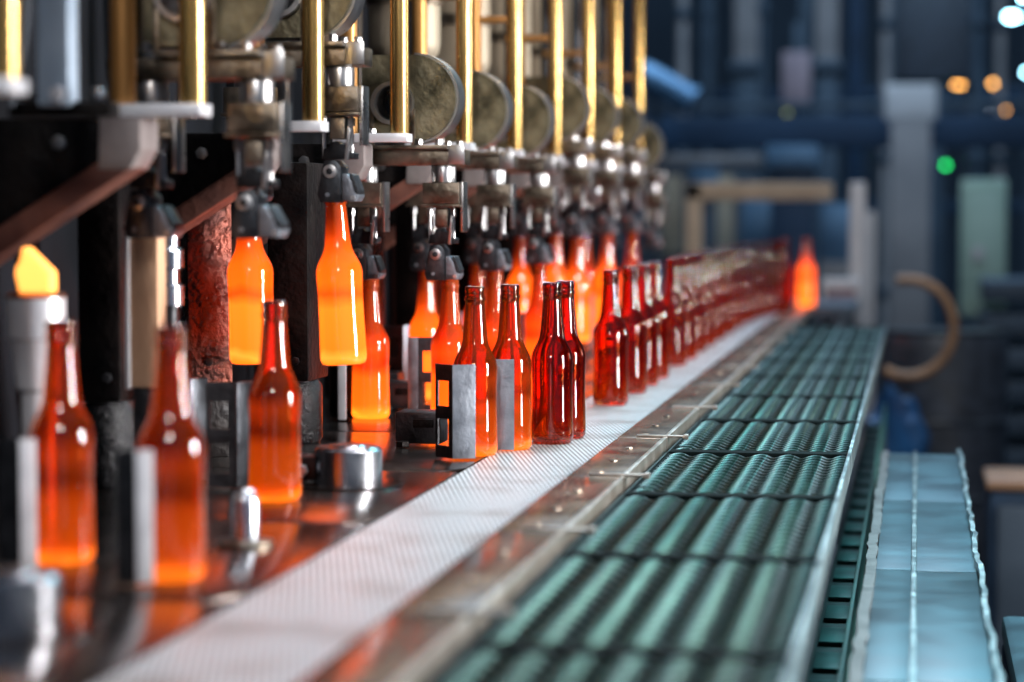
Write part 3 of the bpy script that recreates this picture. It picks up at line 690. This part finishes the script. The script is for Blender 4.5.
prop('machine_cabinet', [('body', 'blue_grey', (-.35, .35, -.2, .2, 0, 1.45)), ('top', 'beige_post', (-.36, .36, -.21, .21, 1.45, 1.5)), ('door', 'beige_drum', (-.2, -.02, -.21, -.2, 1.0, 1.4)), ('door', 'beige_drum', (.06, .24, -.21, -.2, 1.0, 1.4))], 'grey cabinet below the blue duct on the far left', 'cabinet', (-1.15, 12.3, -.9))
prop('blue_crate', [('body', 'blue_duct', (-.06, .06, -.05, .05, 1.26, 1.40)), ('lid', 'blue_duct', (-.065, .065, -.055, .055, 1.40, 1.42)), ('stand', 'blue_grey', (-.05, .05, -.04, .04, 0, 1.26))], 'small bright blue crate above the tan frame beam', 'crate', (-.96, 11.0, -.9))
prop('pale_tank', [('tank', 'blue_duct', (-.11, .11, -.1, .1, 1.02, 1.27)), ('base', 'blue_grey', (-.12, .12, -.11, .11, 0, 1.02))], 'pale blue tank seen through the tan frame', 'tank', (-.71, 11.5, -.9))
prop('pale_tank', [('tank', 'blue_duct', (-.09, .09, -.1, .1, .98, 1.25)), ('base', 'beige_post', (-.1, .1, -.11, .11, 0, .98))], 'pale tank in the right half of the tan frame opening', 'tank', (-.36, 11.5, -.9))
prop('white_bin', [('body', 'blue_duct', (-.12, .12, -.1, .1, 1.42, 1.52)), ('stand', 'dark_blue', (-.1, .1, -.08, .08, 0, 1.42))], 'pale box on a stand just above the tan beam', 'box', (-.57, 11.2, -.9))
prop('beige_machine', [('head', 'white_post', (-.13, .13, -.1, .1, 1.68, 1.86)), ('body', 'beige_post', (-.10, .10, -.1, .1, .5, 1.68)), ('base', 'blue_grey', (-.2, .2, -.15, .15, 0, .5))], 'beige upright machine with pale head behind the loop', 'machine', (-.04, 12.5, -.9))
prop('dark_press', [('head', 'rubber', (-.2, .32, -.2, .2, 2.0, 2.6)), ('column', 'blue_grey', (-.08, .10, -.15, .15, 0, 2.0)), ('arm', 'rubber', (.22, .30, -.1, .1, 1.2, 2.0))], 'tall dark press machine at the upper right', 'machine', (.05, 15.0, -.9))
prop('green_cabinet', [('body', 'green_cabinet', (-.1, .1, -.08, .08, .75, 1.36)), ('door', 'green_cabinet', (-.08, .08, -.09, -.08, .80, 1.32)), ('gauge', 'white_post', (-.05, .0, -.1, -.09, 1.0, 1.06)), ('stand', 'blue_grey', (-.03, .03, -.03, .03, 0, .75))], 'pale green electrical cabinet on the right', 'cabinet', (.29, 11.0, -.9))
prop('pallet_stack', [('pallet', 'blue_grey', (-.35, .35, -.3, .3, i * .14, i * .14 + .09)) for i in range(7)], 'stack of grey-blue pallets at the right edge', 'pallet stack', (.62, 10.5, -.9))
prop('blue_locker', [('body', 'dark_blue', (-.16, .16, -.15, .15, 0, .49)), ('door', 'blue_grey', (-.14, -.01, -.16, -.15, .05, .45)), ('door', 'blue_grey', (.01, .14, -.16, -.15, .05, .45)), ('top', 'hose', (-.17, .17, -.17, .17, .49, .515))], 'blue locker with thin brown top beyond the trough at right', 'locker', (.355, 6.6, -.9))
prop('side_bench', [('top', 'teal_sheet', (-.15, .15, -.9, .9, .56, .60)), ('shelf', 'hose', (-.15, .15, -.9, .9, .3, .33)), ('leg', 'dark_blue', (-.15, -.11, -.9, -.86, 0, .56)), ('leg', 'dark_blue', (-.15, -.11, .86, .9, 0, .56))], 'blue bench at the lower right corner beside the trough', 'bench', (.285, 2.9, -.9))
prop('back_rack', [('shelf', 'dark_blue', (-1.6, 1.6, -.2, .2, z, z + .08)) for z in (.4, 1.2, 2.0, 2.9)] + [('post', 'blue_grey', (x - .05, x + .05, -.2, .2, 0, 3.6)) for x in (-1.6, -.9, -.3, .3, .9, 1.55)], 'tall blue-grey rack across the far back of the hall', 'rack', (.1, 17.5, -.9))

rr = random.Random(11)
pipes = [(-1.32, 13.6, .03, 'beige_post'), (-1.18, 13.6, .022, 'blue_grey'), (-.86, 13.5, .025, 'blue_grey'), (-.2, 14.6, .03, 'beige_post'), (.34, 14.5, .04, 'blue_grey'), (.48, 14.8, .03, 'beige_post'), (.66, 14.4, .035, 'blue_grey'), (.80, 14.7, .03, 'beige_post')]
for i, (x, y, r, m) in enumerate(pipes):
    root = empty('riser_pipe', (x, y, -.9), label=['pale thin riser pipe farthest left in the back of the hall', 'second riser pipe from the left in the back of the hall', 'riser pipe between the two grey columns', 'pale riser pipe right of the deep blue column', 'riser pipe behind the green signal lamp', 'pale riser pipe behind the pale green cabinet', 'riser pipe left of the amber lamps at the back', 'riser pipe farthest right in the back of the hall'][i], cat='pipe', group='riser pipes in the hall')
    MB().cyl((0, 0, 0), (0, 0, 4), r, n=16).build('pipe', M[m], root)
    for z in (.7, 1.5, 2.3): MB().cyl((0, 0, z), (0, 0, z + .06), r * 1.5, n=16, bev=.005).build('flange', M['blue_grey'], root)
# lamps far back (out of focus)
def farlamp(x, y, z, r, m, housing, label, group=None):
    root = empty('hall_lamp', (x, y, z), label=label, cat='lamp', group=group)
    MB().lathe([(0, -r * .4), (r * .8, -r * .3), (r, 0), (r * .8, r * .3), (0, r * .4)], n=20).build('bulb', m, root)
    MB().box(-r * .5, r * .5, .01, r * 1.4, -r * .3, r * .3, .005).build('housing', M['rubber'], root)
amber = lamp_mat('amber_light', (1, .45, .1), 9); cyan = lamp_mat('cyan_light', (.35, .8, 1), 30); dimy = lamp_mat('yellow_light', (.7, .75, .25), 2.5); green = lamp_mat('green_light', (.02, 1, .2), 7); whitel = lamp_mat('white_light', (.9, .95, 1), 3)
D = 16.0
for x, z, r, m, l in ((.26, 1.14, .045, amber, 'amber lamp on the left of the two amber ones at right'), (.50, 1.14, .045, amber, 'amber lamp on the right of the two amber ones at right'), (.545, .965, .024, amber, 'small amber lamp below the other two'),
                  (.585, 1.57, .05, cyan, 'white-cyan lamp near the top right corner'), (.69, 1.70, .05, cyan, 'white-cyan lamp cut by the top right corner'), (.71, 1.21, .04, cyan, 'white-cyan lamp at the right edge'),
                  (.165, .61, .03, green, 'green signal lamp right of the beige machine'), (.06, .61, .018, green, 'tiny green signal lamp left of the larger one'), (.46, .93, .02, whitel, 'dim white lamp below the left amber lamp'), (-.86, .96, .012, dimy, 'small yellow lamp below the pinkish panel')):
    farlamp(x, D, z, r, m, None, l, None)

# ------------------------------------------------------------------ light
w = bpy.data.worlds.new('hall'); S.world = w; w.use_nodes = True
bg = w.node_tree.nodes['Background']; bg.inputs[0].default_value = (.36, .55, .85, 1); bg.inputs[1].default_value = .22
def area(name, loc, target, sx, sy, power, color=(1, 1, 1)):
    l = bpy.data.lights.new(name, 'AREA'); l.shape = 'RECTANGLE'; l.size = sx; l.size_y = sy; l.energy = power; l.color = color
    o = bpy.data.objects.new(name, l); COL.objects.link(o); o.location = loc
    o.rotation_euler = (Vector(target) - Vector(loc)).to_track_quat('-Z', 'Y').to_euler()
    return o
a_ = area('side_light', (1.75, 2.7, .52), (-.6, 2.9, .15), .30, .75, 52, (1, .98, .97)); a_.data.spread = R(100)  # unseen area light added at right for the bottle highlights
a_ = area('side_light', (1.75, 5.1, .58), (-.6, 5.6, .15), .14, .62, 34, (1, .98, .97)); a_.data.spread = R(100)  # second unseen side light, added for streaks on the far necks
area('low_side_light', (1.75, 2.7, .02), (-.6, 3.1, .05), .30, .26, 20, (1, .98, .97))  # unseen low light added for streaks on the lower bottle bodies
area('ceiling_or_front_light', (-.2, 3.3, 2.6), (-.5, 3.3, 0), .5, 1.6, 60, (.97, .98, 1))
area('ceiling_or_front_light', (-.2, 6.2, 2.6), (-.5, 5.6, 0), .5, 1.2, 45, (.93, .97, 1))
area('ceiling_or_front_light', (-.45, .7, 1.15), (-.8, 2.6, .42), .26, .26, 14, (1, .99, .98))  # unseen front light added to whiten plates facing the camera
t = area('teal_fill', (.45, 5.0, 2.2), (.02, 3.6, -.1), .9, .5, 8, (.22, .85, .95)); t.data.spread = R(60)  # unseen teal light added to tint the mesh panels and trough
area('hall_light', (0, 11.5, 5), (-.1, 12.5, 0), 5, 5, 420, (.5, .74, 1))
